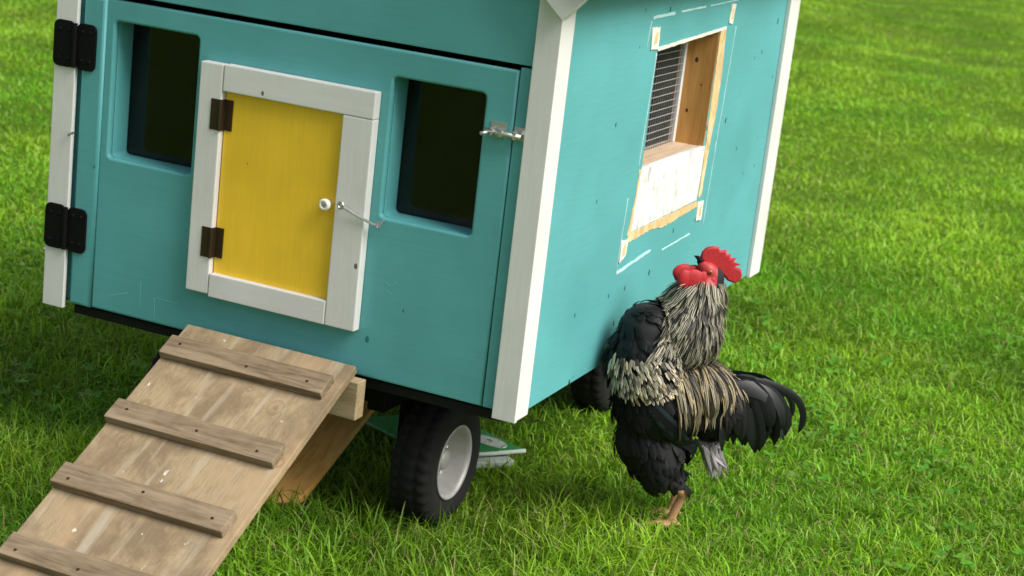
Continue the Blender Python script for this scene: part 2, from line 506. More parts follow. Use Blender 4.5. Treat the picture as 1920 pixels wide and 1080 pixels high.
def make_clover():
    """small round-leaved clover and broad weeds between the blades"""
    n = 1500
    x, y, r = lawn_points(n*3, 3.2, 9.5, 1.4, R(22))
    k = vnoise(x+17, y+17, 1.4, 9) > .56
    k &= ~((x > .2) & (x < 1.3) & (y > .1) & (y < 1.95))
    rz = Z0 + .0585 - (-.04 - y)*math.tan(R(29))
    k &= ~((x > .44) & (x < 1.02) & (y < 0) & (y > -1.2) & (rz < .2))
    x, y = x[k][:n], y[k][:n]
    z = ground_h(x, y)
    V = []; F = []; C = []
    for i in range(len(x)):
        h = random.uniform(.025, .06)
        a0 = random.uniform(0, 6.28); s = random.uniform(.006, .011)
        tilt = random.uniform(-.5, .5); td = random.uniform(0, 6.28)
        cx, cy, cz = x[i], y[i], z[i]+h
        c = np.array([.10, .29, .025])*random.uniform(.7, 1.35)
        if random.random() < .25: c = np.array([.17, .29, .05])*random.uniform(.8, 1.2)
        for q in range(3):
            a = a0 + q*2.094
            b0 = len(V)
            pts = [(0, 0)] + [(s*(1.0+.95*math.cos(p)), s*.95*math.sin(p)) for p in (-2.3, -1.2, -.4, .4, 1.2, 2.3)]
            for (px, py) in pts:
                dx = px*math.cos(a)-py*math.sin(a); dy = px*math.sin(a)+py*math.cos(a)
                V.append((cx+dx, cy+dy, cz + tilt*(dx*math.cos(td)+dy*math.sin(td)) - abs(py)*.0 + px*.25))
                C.append((*c, 1))
            F.append(tuple(range(b0, b0+7)))
        b0 = len(V)
        V += [(cx-.001, cy, z[i]), (cx+.001, cy, z[i]), (cx, cy, cz)]
        C += [(.06, .13, .02, 1)]*3
        F.append((b0, b0+1, b0+2))
    me = bpy.data.meshes.new('clover')
    me.from_pydata(V, [], F)
    at_ = me.color_attributes.new('tint', 'FLOAT_COLOR', 'POINT')
    at_.data.foreach_set('color', np.array(C, np.float32).ravel())
    o = link('clover', me, GRASS)
    tag(o, 'low clover leaves mixed into the lawn', None, None, 'stuff')
make_clover()

# ------------------------------------------------------------------ the mobile coop
coop = empty('chicken_coop', (0, 0, 0))
tag(coop, 'teal painted mobile chicken coop with white trim and yellow hatch on small wheels', 'chicken coop')
P = coop
# floor and chassis
bm = bmesh.new()
box(bm, .06, 1.34, .060, 1.99, Z0-.026, Z0-.002, .002)
bmobj('floor_deck', bm, M['deck'], P)
bm = bmesh.new()
for x in (.34, .92): box(bm, x, x+.05, .16, 1.96, Z0-.12, Z0-.0275, .004)
for y in (.20, .9, 1.88): box(bm, .388, .922, y, y+.05, Z0-.115, Z0-.0285, .004)
bmobj('chassis', bm, M['black_steel'], P)
YR = 1.60
AX = .175                                      # axle height = tyre radius
for y in (.357, YR):
    bm = bmesh.new()
    for x, xa, xb in ((.365, .25, .377), (.945, .933, 1.06)):
        bm = bmesh.new()
        tube(bm, [(xa, y, AX), (xb, y, AX)], .016, 12)
        ax = bmobj('axle', bm, M['black_steel'], P)
        bm = bmesh.new()
        box(bm, x-.012, x+.012, y-.03, y+.03, AX-.01, Z0-.121, .003)
        bmobj('axle_bracket', bm, M['black_steel'], ax)
def wheel(x, y, flip=1):
    """tyre with a moulded tread and a dished steel rim"""
    Mx = Matrix.Translation((x, y, AX)) @ Matrix.Scale(flip, 4, (1, 0, 0))
    Rr = AX + .002
    seg = 132
    prof = [(-.050, .098), (-.056, .112), (-.060, .135), (-.057, .156), (-.050, Rr-.006), (-.043, Rr-.001), (-.030, Rr), (-.026, Rr-.004), (-.021, Rr-.004), (-.017, Rr),
            (.0, Rr+.001), (.017, Rr), (.021, Rr-.004), (.026, Rr-.004), (.030, Rr), (.043, Rr-.001), (.050, Rr-.006), (.057, .156), (.060, .135), (.056, .112), (.050, .098)]
    treadrows = {4, 5, 6, 14, 15, 16}
    bm = bmesh.new()
    lathe(bm, prof, seg, Mx, lambda k, i: -.007 if (k in treadrows and (i % 4) < 2) else (-.005 if k in (9, 10, 11) and (i % 4) == 0 else 0))
    wo = bmobj('wheel', bmesh.new(), M['rubber'], P)
    ty = bmobj('tyre', bm, M['rubber'], wo, True)
    bm = bmesh.new()
    prof = [(-.048, .097), (.050, .099), (.056, .104), (.058, .099), (.053, .093), (.044, .090), (.000, .084), (-.016, .076), (-.018, .062), (-.004, .050), (.004, .038), (.004, .030), (.026, .028), (.032, .022), (.034, .0)]
    lathe(bm, prof, 64, Mx)
    ro = bmobj('rim', bm, M['rim'], wo, True)
    for k in range(4):
        bm = bmesh.new()
        a = 2*math.pi*k/4+.4
        lathe(bm, [(-.010, .009), (.010, .009), (.012, .006), (.012, 0)], 6, Mx @ Matrix.Translation((0, .050*math.cos(a), .050*math.sin(a))))
        bmobj('wheel_nut', bm, M['zinc'], ro)
    return wo
wheel(1.042, .357)
wheel(1.042, YR)
wheel(.258, .357, -1)
wheel(.258, YR, -1)

# corner trims: each corner is a front board lapping a side board
def trim(name, x0, x1, y0, y1, ztop, zb=0):
    bm = bmesh.new()
    box(bm, x0, x1, y0, y1, Z0+zb, Z0+ztop, .0022)
    return bmobj(name, bm, M['white'], P)
trim('corner_trim', 1.338, 1.400, 0, .0135, 1.02)
trim('corner_trim', 1.3862, 1.3985, .0142, .082, 1.085, .002)
trim('corner_trim', 0, .066, 0, .0135, 1.02)
trim('corner_trim', .0015, .0138, .0142, .082, 1.085, .002)
trim('corner_trim', 1.3862, 1.400, 1.925, 2.0245, 1.085)
trim('corner_trim', 0, .0138, 1.925, 2.0245, 1.085)
trim('corner_trim', 1.338, 1.400, 2.0254, 2.039, 1.02)
trim('corner_trim', 0, .066, 2.0254, 2.039, 1.02)
# fixed front frame behind the door (the strip at each side and the header)
W1 = (.173, .428, .429, .784); W2 = (.979, 1.225, .427, .772)
bm = bmesh.new()
box(bm, .0142, .0795, .030, .044, Z0+.020, Z0+.848, .001)
bmobj('front_frame', bm, M['teal_front'], P)
bm = bmesh.new()
box(bm, 1.3045, 1.3850, .0155, .044, Z0+.017, Z0+.846, .0025)
bmobj('front_frame', bm, M['teal_front'], P)
bm = bmesh.new()
kz = .9004
edge = lambda x: 1.045 + (1.386-abs(x-.7)-.7 if False else (.686-abs(x-.7)))*kz
plate(bm, [[(.0145, .852), (1.3855, .852), (1.3855, 1.045), (.7, 1.045+.6855*kz), (.0145, 1.045)]], .026, .003, front_M(.029))
bmobj('upper_panel', bm, M['teal_front'], P)

# big hinged front door with two window openings
bm = bmesh.new()
plate(bm, [rrect(.1465, 1.3010, .017, .838), rrect(*W1, .012), rrect(*W2, .012)], .020, .006, front_M(.024))
plate(bm, [rrect(.081, .1475, .017, .838)], .030, .008, front_M(.0205))
door = bmobj('coop_door', bm, M['teal_front'], P)
for (x0, x1, z0, z1) in (W1, W2):
    bm = bmesh.new()
    plate(bm, [rrect(x0-.012, x1+.012, z0-.012, z1+.012, .018), rrect(x0-.0004, x1+.0004, z0-.0004, z1+.0004, .012)], .0655, .001, front_M(.0675))
    wf = bmobj('window_lining', bm, M['teal_front'], door)
    bm = bmesh.new()
    plate(bm, [rrect(x0+.001, x1-.001, z0+.001, z1-.001, .012)], .004, .0005, front_M(.0965))
    bmobj('window_pane', bm, M['glass'], door)
# white stile, pop door with yellow panel
bm = bmesh.new()
box(bm, .458, .5245, -.017, .0125, Z0+.141, Z0+.730, .003)
bmobj('hinge_stile', bm, M['white'], P)
pop = bmobj('pop_door', bmesh.new(), M['white'], P)
bm = bmesh.new()
box(bm, .527, .953, -.018, .012, Z0+.665, Z0+.732, .003)
bmobj('door_rail', bm, M['white_rail'], pop)
bm = bmesh.new()
box(bm, .527, .868, -.018, .012, Z0+.135, Z0+.196, .003)
bmobj('door_rail', bm, M['white_rail'], pop)
bm = bmesh.new()
box(bm, .8695, .9528, -.0175, .0123, Z0+.135, Z0+.6645, .003)
bmobj('door_stile', bm, M['white'], pop)
bm = bmesh.new()
box(bm, .5275, .869, .000, .011, Z0+.196, Z0+.665, .001)
bmobj('door_panel', bm, M['yellow'], pop)
for z0 in (.237, .565):
    bm = bmesh.new()
    box(bm, .497, .5235, -.0195, -.0172, Z0+z0, Z0+z0+.078, .0006)
    box(bm, .5285, .551, -.0035, -.0002, Z0+z0, Z0+z0+.078, .0006)
    tube(bm, [(.526, -.020, Z0+z0), (.526, -.020, Z0+z0+.078)], .0042, 10)
    box(bm, .5262, .5295, -.020, -.001, Z0+z0, Z0+z0+.078, .0003)
    bmobj('hinge', bm, M['bronze'], pop)
bm = bmesh.new()
lathe(bm, [(0, .0085), (-.012, .0075), (-.018, .014), (-.026, .0155), (-.031, .013), (-.032, .0085), (-.0295, .007)], 28, Matrix.Translation((.845, 0, Z0+.438)) @ Matrix.Rotation(R(90), 4, 'Z') )
kn = bmobj('knob', bm, M['porcelain'], pop, True)
bm = bmesh.new()
lathe(bm, [(-.0295, .0074), (-.0308, .004), (-.031, 0)], 16, Matrix.Translation((.845, 0, Z0+.438)) @ Matrix.Rotation(R(90), 4, 'Z'))
bmobj('knob_screw', bm, M['zinc'], kn)
bm = bmesh.new()
a, e = Vector((.900, -.034, Z0+.4475)), Vector((.980, -.010, Z0+.414))
ring = [a + Vector((.0075*math.cos(q)-.004, -.002, .0075*math.sin(q))) for q in np.linspace(0, 2*math.pi, 14)]
tube(bm, ring, .003, 6)
tube(bm, [a + Vector((.002, 0, -.003)), a.lerp(e, .5) + Vector((0, -.004, -.003)), e + Vector((0, -.010, 0)), e + Vector((.010, -.006, .0)), e + Vector((.012, .012, .001))], .0036, 8)
tube(bm, [a + Vector((-.004, .018, 0)), a + Vector((-.008, 0, .0))], .0026, 8)
tube(bm, [e + Vector((.012, .025, .006)), e + Vector((.012, -.010, .006)), e + Vector((.012, -.012, -.004)), e + Vector((.012, .004, -.006))], .0026, 8)
bmobj('hook_latch', bm, M['zinc'], pop)
# two black strap hinges over the seam at the left trim
for z0 in (.160, .645):
    zc = z0+.061
    bm = bmesh.new()
    plate(bm, [rrect(-.001, .0635, z0+.002, z0+.122, .017)], .006, .0015, front_M(-.0035))
    plate(bm, [rrect(.0665, .128, z0, z0+.120, .017)], .006, .0015, front_M(.0015))
    tube(bm, [(.065, -.006, Z0+z0+.004), (.065, -.006, Z0+z0+.118)], .0065, 12)
    hg = bmobj('hinge', bm, M['black_steel'], P)
    for px in (.018, .046, .085, .110):
        for pz in (z0+.024, z0+.098):
            bm = bmesh.new()
            lathe(bm, [(0, .006), (-.0025, .005), (-.0035, 0)], 12, Matrix.Translation((px, (-.0068 if px < .06 else -.0018), Z0+pz)) @ Matrix.Rotation(R(90), 4, 'Z'))
            bmobj('screw', bm, M['black_steel'], hg)
# galvanised barrel bolt on the door's right edge
bm = bmesh.new()
plate(bm, [rrect(1.246, 1.288, .676, .712, .003)], .002, .0004, front_M(.0128))
plate(bm, [rrect(1.3065, 1.334, .676, .708, .003)], .002, .0004, front_M(.0142))
box(bm, 1.254, 1.262, -.010, .0115, Z0+.680, Z0+.700, .002)
box(bm, 1.276, 1.286, -.010, .0115, Z0+.680, Z0+.700, .002)
box(bm, 1.312, 1.322, -.010, .0130, Z0+.679, Z0+.700, .002)
bb = bmobj('barrel_bolt', bm, M['zinc'], P)
bm = bmesh.new()
tube(bm, [(1.240, -.004, Z0+.690), (1.332, -.004, Z0+.688)], .0065, 10)
tube(bm, [(1.250, -.004, Z0+.690), (1.246, -.020, Z0+.686), (1.238, -.026, Z0+.684)], .005, 8)
bmobj('bolt_rod', bm, M['zinc'], bb, True)
bm = bmesh.new()
tube(bm, [(.066, .012, Z0+.477), (.068, -.014, Z0+.477), (.072, -.018, Z0+.474)], .003, 8)
bmobj('screw_hook', bm, M['zinc'], P)

# right side wall with its unfinished window
OY0, OY1, OZ0, OZ1 = .719, 1.243, .361, .850
bm = bmesh.new()
plate(bm, [[(.016, .005), (2.024, .005), (2.024, 1.088), (.016, 1.088)], [(OY0+.002, OZ0), (OY1+.008, OZ0), (OY1+.008, OZ1+.016), (OY0+.003, OZ1-.003)]], .016, .0015, side_M(1.378))
side = bmobj('side_wall', bm, M['teal_side'], P)
bm = bmesh.new()
box(bm, 1.268, 1.3845, OY1+.0055, OY1+.024, Z0+.522, Z0+.872, .001)
bmobj('window_jamb', bm, M['jamb'], side)
for kx, kz_, kr in ((1.328, .775, .007), (1.319, .624, .0055), (1.352, .705, .003)):
    bm = bmesh.new()
    lathe(bm, [(0, kr*.8), (.0008, kr*.7), (.0012, 0)], 9, Matrix.Translation((kx, OY1+.0056, Z0+kz_)) @ Matrix.Rotation(R(-90), 4, 'Z') @ Matrix.Scale(1.5, 4, (0, 0, 1)))
    bmobj('wood_knot', bm, M['knot'], side)
bm = bmesh.new()
box(bm, 1.268, 1.3695, OY0-.014, OY0+.004, Z0+.522, Z0+.862, .001)
box(bm, 1.268, 1.3695, OY0+.0045, OY1+.005, Z0+.868, Z0+.884, .001)
bmobj('window_frame', bm, M['jamb'], side)
bm = bmesh.new()
box(bm, 1.268, 1.366, OY0+.003, OY1+.005, Z0+.508, Z0+.5265, .001)
bmobj('window_sill', bm, M['sill'], side)
bm = bmesh.new()
plate(bm, [[(.7185, .5275), (.705, .4), (.697, .357), (1.250, .364), (1.258, .44), (1.260, .5278)]], .019, .002, side_M(1.3775))
bmobj('cover_board', bm, M['scuffed'], side)
# wire mesh with its pale edging
bm = bmesh.new()
xm = 1.290
ys = np.arange(OY0+.01, OY1-.012, .0195); zs = np.arange(.535, .868, .0205)
for y in ys:
    box(bm, xm-.001, xm+.001, y-.0009, y+.0009, Z0+.527, Z0+.868, 0)
for z in zs:
    box(bm, xm+.0012, xm+.0036, OY0+.003, OY1-.012, Z0+z-.0013, Z0+z+.0013, 0)
wm = bmobj('wire_mesh', bm, M['wire'], side)
bm = bmesh.new()
box(bm, xm-.010, xm+.006, OY1-.014, OY1+.005, Z0+.527, Z0+.8675, .001)
bmobj('mesh_edging', bm, M['white'], wm)
# bare wood and paint edges left by the removed window trim: thin flakes standing on the wall
def ragged(pts, amp, step=.012, seed=1):
    r = random.Random(seed); out = []
    for (a0, b0), (a1, b1) in zip(pts, pts[1:]+pts[:1]):
        L = math.hypot(a1-a0, b1-b0); k = max(1, int(L/step))
        for i in range(k):
            f = i/k
            out.append((a0+(a1-a0)*f + r.uniform(-amp, amp), b0+(b1-b0)*f + r.uniform(-amp, amp)))
    return out
XS = 1.3866
def flake(name, pts, amp, step, seed, thick, x, mat):
    bm = bmesh.new()
    plate(bm, [ragged(pts, amp, step, seed)], thick, .0, side_M(x))
    bmobj(name, bm, mat, side)
flake('bare_wood', [(1.252, .868), (1.300, .871), (1.318, .765), (1.321, .640), (1.300, .523), (1.290, .380), (1.262, .367), (1.2625, .534), (1.2535, .7)], .0022, .009, 2, .002, XS, M['bare'])
flake('bare_wood', [(.690, .356), (1.250, .362), (1.272, .345), (1.130, .338), (.99, .328), (.86, .338), (.672, .330)], .0022, .009, 3, .002, XS, M['bare'])
flake('bare_wood', [(.717, .529), (.703, .531), (.694, .440), (.668, .350), (.695, .358), (.706, .44)], .0022, .009, 4, .002, XS, M['bare'])
for n_, q in enumerate(([(.652, .912), (.712, .910), (.716, .852), (.662, .856)], [(1.322, .943), (1.362, .941), (1.352, .885), (1.315, .886)], [(.629, .344), (.678, .341), (.675, .298), (.630, .283)], [(1.268, .356), (1.318, .355), (1.316, .296), (1.262, .300)])):
    flake('paint_patch', q, .002, .012, 20+n_, .003, XS+.0012, M['tab'])
    c_ = (sum(p[0] for p in q)/4+.003, sum(p[1] for p in q)/4)
    flake('bare_spot', [(c_[0]-.009, c_[1]-.016), (c_[0]+.009, c_[1]-.014), (c_[0]+.008, c_[1]+.017), (c_[0]-.007, c_[1]+.014)], .003, .01, 60+n_, .0036, XS+.0018, M['bare'])
flake('paint_patch', [(.722, .847), (1.300, .870), (1.300, .878), (.715, .856)], .001, .02, 30, .0026, XS+.0006, M['tab'])
def strip(p, q, wd, seed):
    d = Vector((q[0]-p[0], q[1]-p[1])).normalized(); n_ = Vector((-d.y, d.x))*wd/2
    flake('paint_edge', [(p[0]-n_.x, p[1]-n_.y), (q[0]-n_.x, q[1]-n_.y), (q[0]+n_.x, q[1]+n_.y), (p[0]+n_.x, p[1]+n_.y)], wd*.22, .02, seed, .0016, XS+.0001, M['scratch'])
strip((.652, .938), (.82, .942), .007, 41); strip((.87, .943), (1.08, .947), .005, 40); strip((1.12, .947), (1.387, .953), .003, 42)
strip((1.349, .272), (1.366, .53), .0035, 43); strip((1.366, .532), (1.398, .872), .0035, 44)
strip((.626, .256), (.885, .275), .008, 45); strip((.985, .258), (1.23, .266), .004, 46)
strip((.622, .262), (.640, .46), .003, 47); strip((.690, .54), (.716, .842), .0035, 48); strip((.627, .86), (.643, .93), .003, 49)
def front_scuff(pts, wd, seed, y=.0141):
    for (p, q) in zip(pts, pts[1:]):
        d = Vector((q[0]-p[0], q[1]-p[1])).normalized(); n_ = Vector((-d.y, d.x))*wd/2
        bm = bmesh.new()
        plate(bm, [ragged([(p[0]-n_.x, p[1]-n_.y), (q[0]-n_.x, q[1]-n_.y), (q[0]+n_.x, q[1]+n_.y), (p[0]+n_.x, p[1]+n_.y)], wd*.2, .01, seed)], .0012, 0, front_M(y))
        bmobj('paint_scuff', bm, M['scuff_mark'], door)
front_scuff([(1.012, .268), (1.024, .262), (1.036, .266), (1.040, .276)], .0028, 71)
front_scuff([(1.016, .248), (1.030, .243)], .0024, 72)
front_scuff([(.205, .062), (.262, .082)], .0035, 73)
front_scuff([(.300, .120), (.302, .050)], .0026, 74)
front_scuff([(.345, .085), (.350, .028)], .0026, 75)
front_scuff([(.350, .088), (.420, .086)], .0022, 76)
# other walls, dark screens added to keep the inside black, gables and roof
bm = bmesh.new()
box(bm, .0145, .0300, .046, 2.024, Z0+.005, Z0+1.088, .001)
bmobj('side_wall', bm, M['teal_side'], P)
bm = bmesh.new()
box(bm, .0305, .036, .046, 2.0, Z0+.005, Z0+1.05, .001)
bmobj('added_dark_screen', bm, M['inside'], P)  # dark sheet added over the teal wall so the left window looks unlit
bm = bmesh.new()
plate(bm, [[(.031, .017), (1.3690, .017), (1.3690, 1.045), (.7, 1.045+.669*kz), (.031, 1.045)]], .016, .002, front_M(2.016))
bmobj('back_wall', bm, M['teal_front'], P)
bm = bmesh.new()
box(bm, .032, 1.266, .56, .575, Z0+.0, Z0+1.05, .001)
bmobj('added_dark_screen', bm, M['inside'], P)  # added screen, stops sun from the mesh opening reaching the front windows
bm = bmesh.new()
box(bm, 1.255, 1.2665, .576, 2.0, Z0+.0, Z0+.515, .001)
bmobj('added_dark_screen', bm, M['inside'], P)
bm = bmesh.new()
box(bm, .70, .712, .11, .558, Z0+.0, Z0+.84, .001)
bmobj('added_dark_screen', bm, M['inside'], P)
for s in (1, -1):
    bm = bmesh.new()
    # slope frame: origin at the lower eave end, local x up the slope
    ang = math.atan(kz)
    ex, ez = .7 + s*.772, 1.039
    Ls = .772/math.cos(ang)
    M4 = Matrix.Translation((ex, 0, Z0+ez)) @ Matrix(((-s, 0, 0, 0), (0, 1, 0, 0), (0, 0, 1, 0), (0, 0, 0, 1))) @ Matrix.Rotation(-ang, 4, 'Y')
    box(bm, -.004, Ls, -.055, 2.10, .0015, .021, .002, M4)
    bmesh.ops.recalc_face_normals(bm, faces=bm.faces)
    rf = bmobj('roof', bm, M['roof'], P)
    for (ya, yb) in ((-.034, -.010), (2.05, 2.074)):
        bm = bmesh.new()
        box(bm, 0, Ls+(.0 if s > 0 else 0), ya, yb, -.090, -.0005, .002, M4)
        bmobj('rake_board', bm, M['white_rail'], rf)

# ------------------------------------------------------------------ ramp
rampo = empty('ramp', (0, 0, 0))
tag(rampo, 'weathered grey brown wooden ramp with nailed cross battens leaning on the coop front', 'ramp')
U_ = random.uniform
RA = R(29)
RM = Matrix.Translation((0, -.04, Z0+.0585)) @ Matrix.Rotation(RA, 4, 'X') @ Matrix.Scale(-1, 4, (0, 1, 0))   # local y runs down the slope
bm = bmesh.new()
box(bm, .489, .981, 0.0, 1.045, -.022, 0, .003, RM)
bmobj('ramp_board', bm, M['ramp'], rampo)
for s0, (xa, xb) in ((.101, (.490, .958)), (.341, (.487, .962)), (.565, (.486, .960)), (.79, (.500, .966))):
    bm = bmesh.new()
    j = Matrix.Rotation(R(random.uniform(-.4, .4)), 4, 'Z')
    box(bm, xa, xb, s0-.034, s0+.032, .0005, .0235, .003, RM)
    bt = bmobj('batten', bm, M['cleat'], rampo)
    for xn in (xa+.045+U_(-.01, .01), (xa+xb)/2+U_(-.03, .03), xb-.05+U_(-.01, .01)):
        bm = bmesh.new()
        lathe(bm, [(.0225, .0042), (.0248, .0036), (.0250, 0)], 10, RM @ Matrix.Translation((xn, s0+U_(-.012, .012), 0)) @ Matrix.Rotation(R(-90), 4, 'Y'))
        bmobj('nail_head', bm, M['bronze'], bt)
bm = bmesh.new()
box(bm, .52, 1.002, -.060, -.018, Z0-.074, Z0+.024, .003)
bmobj('support_block', bm, M['block'], rampo)

# ------------------------------------------------------------------ board under the ramp, sack, pale shape, daisies
bm = bmesh.new()
th = R(24)
BMx = Matrix.Translation((.645, .135, .015)) @ Matrix.Rotation(th, 4, 'X')
outl = [(-.105, .82), (-.105, .05), (-.09, .018), (-.05, .0), (.05, .0), (.09, .018), (.105, .05), (.105, .82)]
plate(bm, [outl], .022, .003, BMx)
o = bmobj('wooden_board', bm, M['honey'])
tag(o, 'honey coloured pine board with a rounded end propped under the ramp', 'board')

sack = empty('feed_sack', (0, 0, 0))
tag(sack, 'flattened green and white printed plastic sack lying behind the front wheel', 'sack')
A0, T0, B0 = Vector((.9126, .9771, .05)), Vector((1.076, .9099, .05)), Vector((.9867, .8008, .05))
bm = bmesh.new()
dA = (A0-T0).normalized(); dB = (B0-T0).normalized()
poly = [T0, T0+dA*.36, T0+dA*.36+dB*.30, T0+dB*.30]
plate(bm, [[(p.x, p.y) for p in poly]], .010, .003, Matrix.Translation((0, 0, .045)))
bmobj('sack_front', bm, M['green_print'], sack)
bm = bmesh.new()
ed = [T0+dA*.002, T0+dB*.30]
tube(bm, [T0 + Vector((0, 0, -.004)), T0+dB*.15+Vector((0, 0, -.006)), T0+dB*.30+Vector((0, 0, -.004))], .0065, 8)
bmobj('sack_hem', bm, M['white_print'], sack, True)
bm = bmesh.new()
ctr = T0 + dA*.085 + dB*.055
ov = [(ctr + dA*(.062*math.cos(q)) + dB*(.036*math.sin(q))) for q in np.linspace(0, 2*math.pi, 28, endpoint=False)]
hole = [(ctr + dA*(.008+.014*math.cos(q)) - dB*.006 + dB*(.006*math.sin(q))) for q in np.linspace(0, 2*math.pi, 10, endpoint=False)]
plate(bm, [[(p.x, p.y) for p in ov], [(p.x, p.y) for p in hole]], .002, 0, Matrix.Translation((0, 0, .0508)))
o2 = T0 + dA*.20 + dB*.03
plate(bm, [[((o2+dA*(.022*math.cos(q))+dB*.018*math.sin(q)).x, (o2+dA*(.022*math.cos(q))+dB*.018*math.sin(q)).y) for q in np.linspace(0, 2*math.pi, 12, endpoint=False)]], .002, 0, Matrix.Translation((0, 0, .0508)))
bmobj('printed_oval', bm, M['white_print'], sack)
bm = bmesh.new()
q0, q1 = Vector((.980, .800, .0)), Vector((1.045, .872, .0))
box(bm, 0, .26, -.035, .035, .010, .032, .006, Matrix.Translation(q1) @ Matrix.Rotation(math.atan2((q0-q1).y, (q0-q1).x), 4, 'Z'))
bmobj('sack_fold', bm, M['white_print'], sack)

bm = bmesh.new()
lathe(bm, [(-.40, .0), (-.40, .085), (-.37, .09), (-.355, .06), (-.34, .05), (-.05, .05), (-.02, .044), (-.005, .025), (0, 0)], 28, Matrix.Translation((1.075, .30, Z0+.405)) @ Matrix.Rotation(R(-90), 4, 'Y'))
o = bmobj('pale_shape', bm, M['pale_grey'], None, True)  # round topped form giving the pale blob behind the right pane
tag(o, 'pale grey round topped shape behind the right front window', 'shape')

def daisy(x, y):
    z = float(ground_h(x, y))
    e = empty('white_flower', (x, y, z))
    bm = bmesh.new()
    for k in range(9):
        a = 2*math.pi*k/9
        pts = [(0.003, -.0015), (.009, -.003), (.013, 0), (.009, .003), (.003, .0015)]
        vs = [bm.verts.new((px*math.cos(a)-py*math.sin(a), px*math.sin(a)+py*math.cos(a), .062 + px*.2)) for px, py in pts]
        bm.faces.new(vs)
    bmobj('petals', bm, M['porcelain'], e)
    bm = bmesh.new()
    tube(bm, [(0, 0, 0), (.004, 0, .03), (0, 0, .060)], .0012, 6)
    lathe(bm, [(.061, .004), (.066, .003), (.067, 0)], 8, Matrix.Rotation(R(-90), 4, 'Y'))
    bmobj('stem', bm, M['bare'], e)
    return e
tag(daisy(-1.27, 1.66), 'single white lawn flower left of the coop beside the lower black hinge', 'flower')

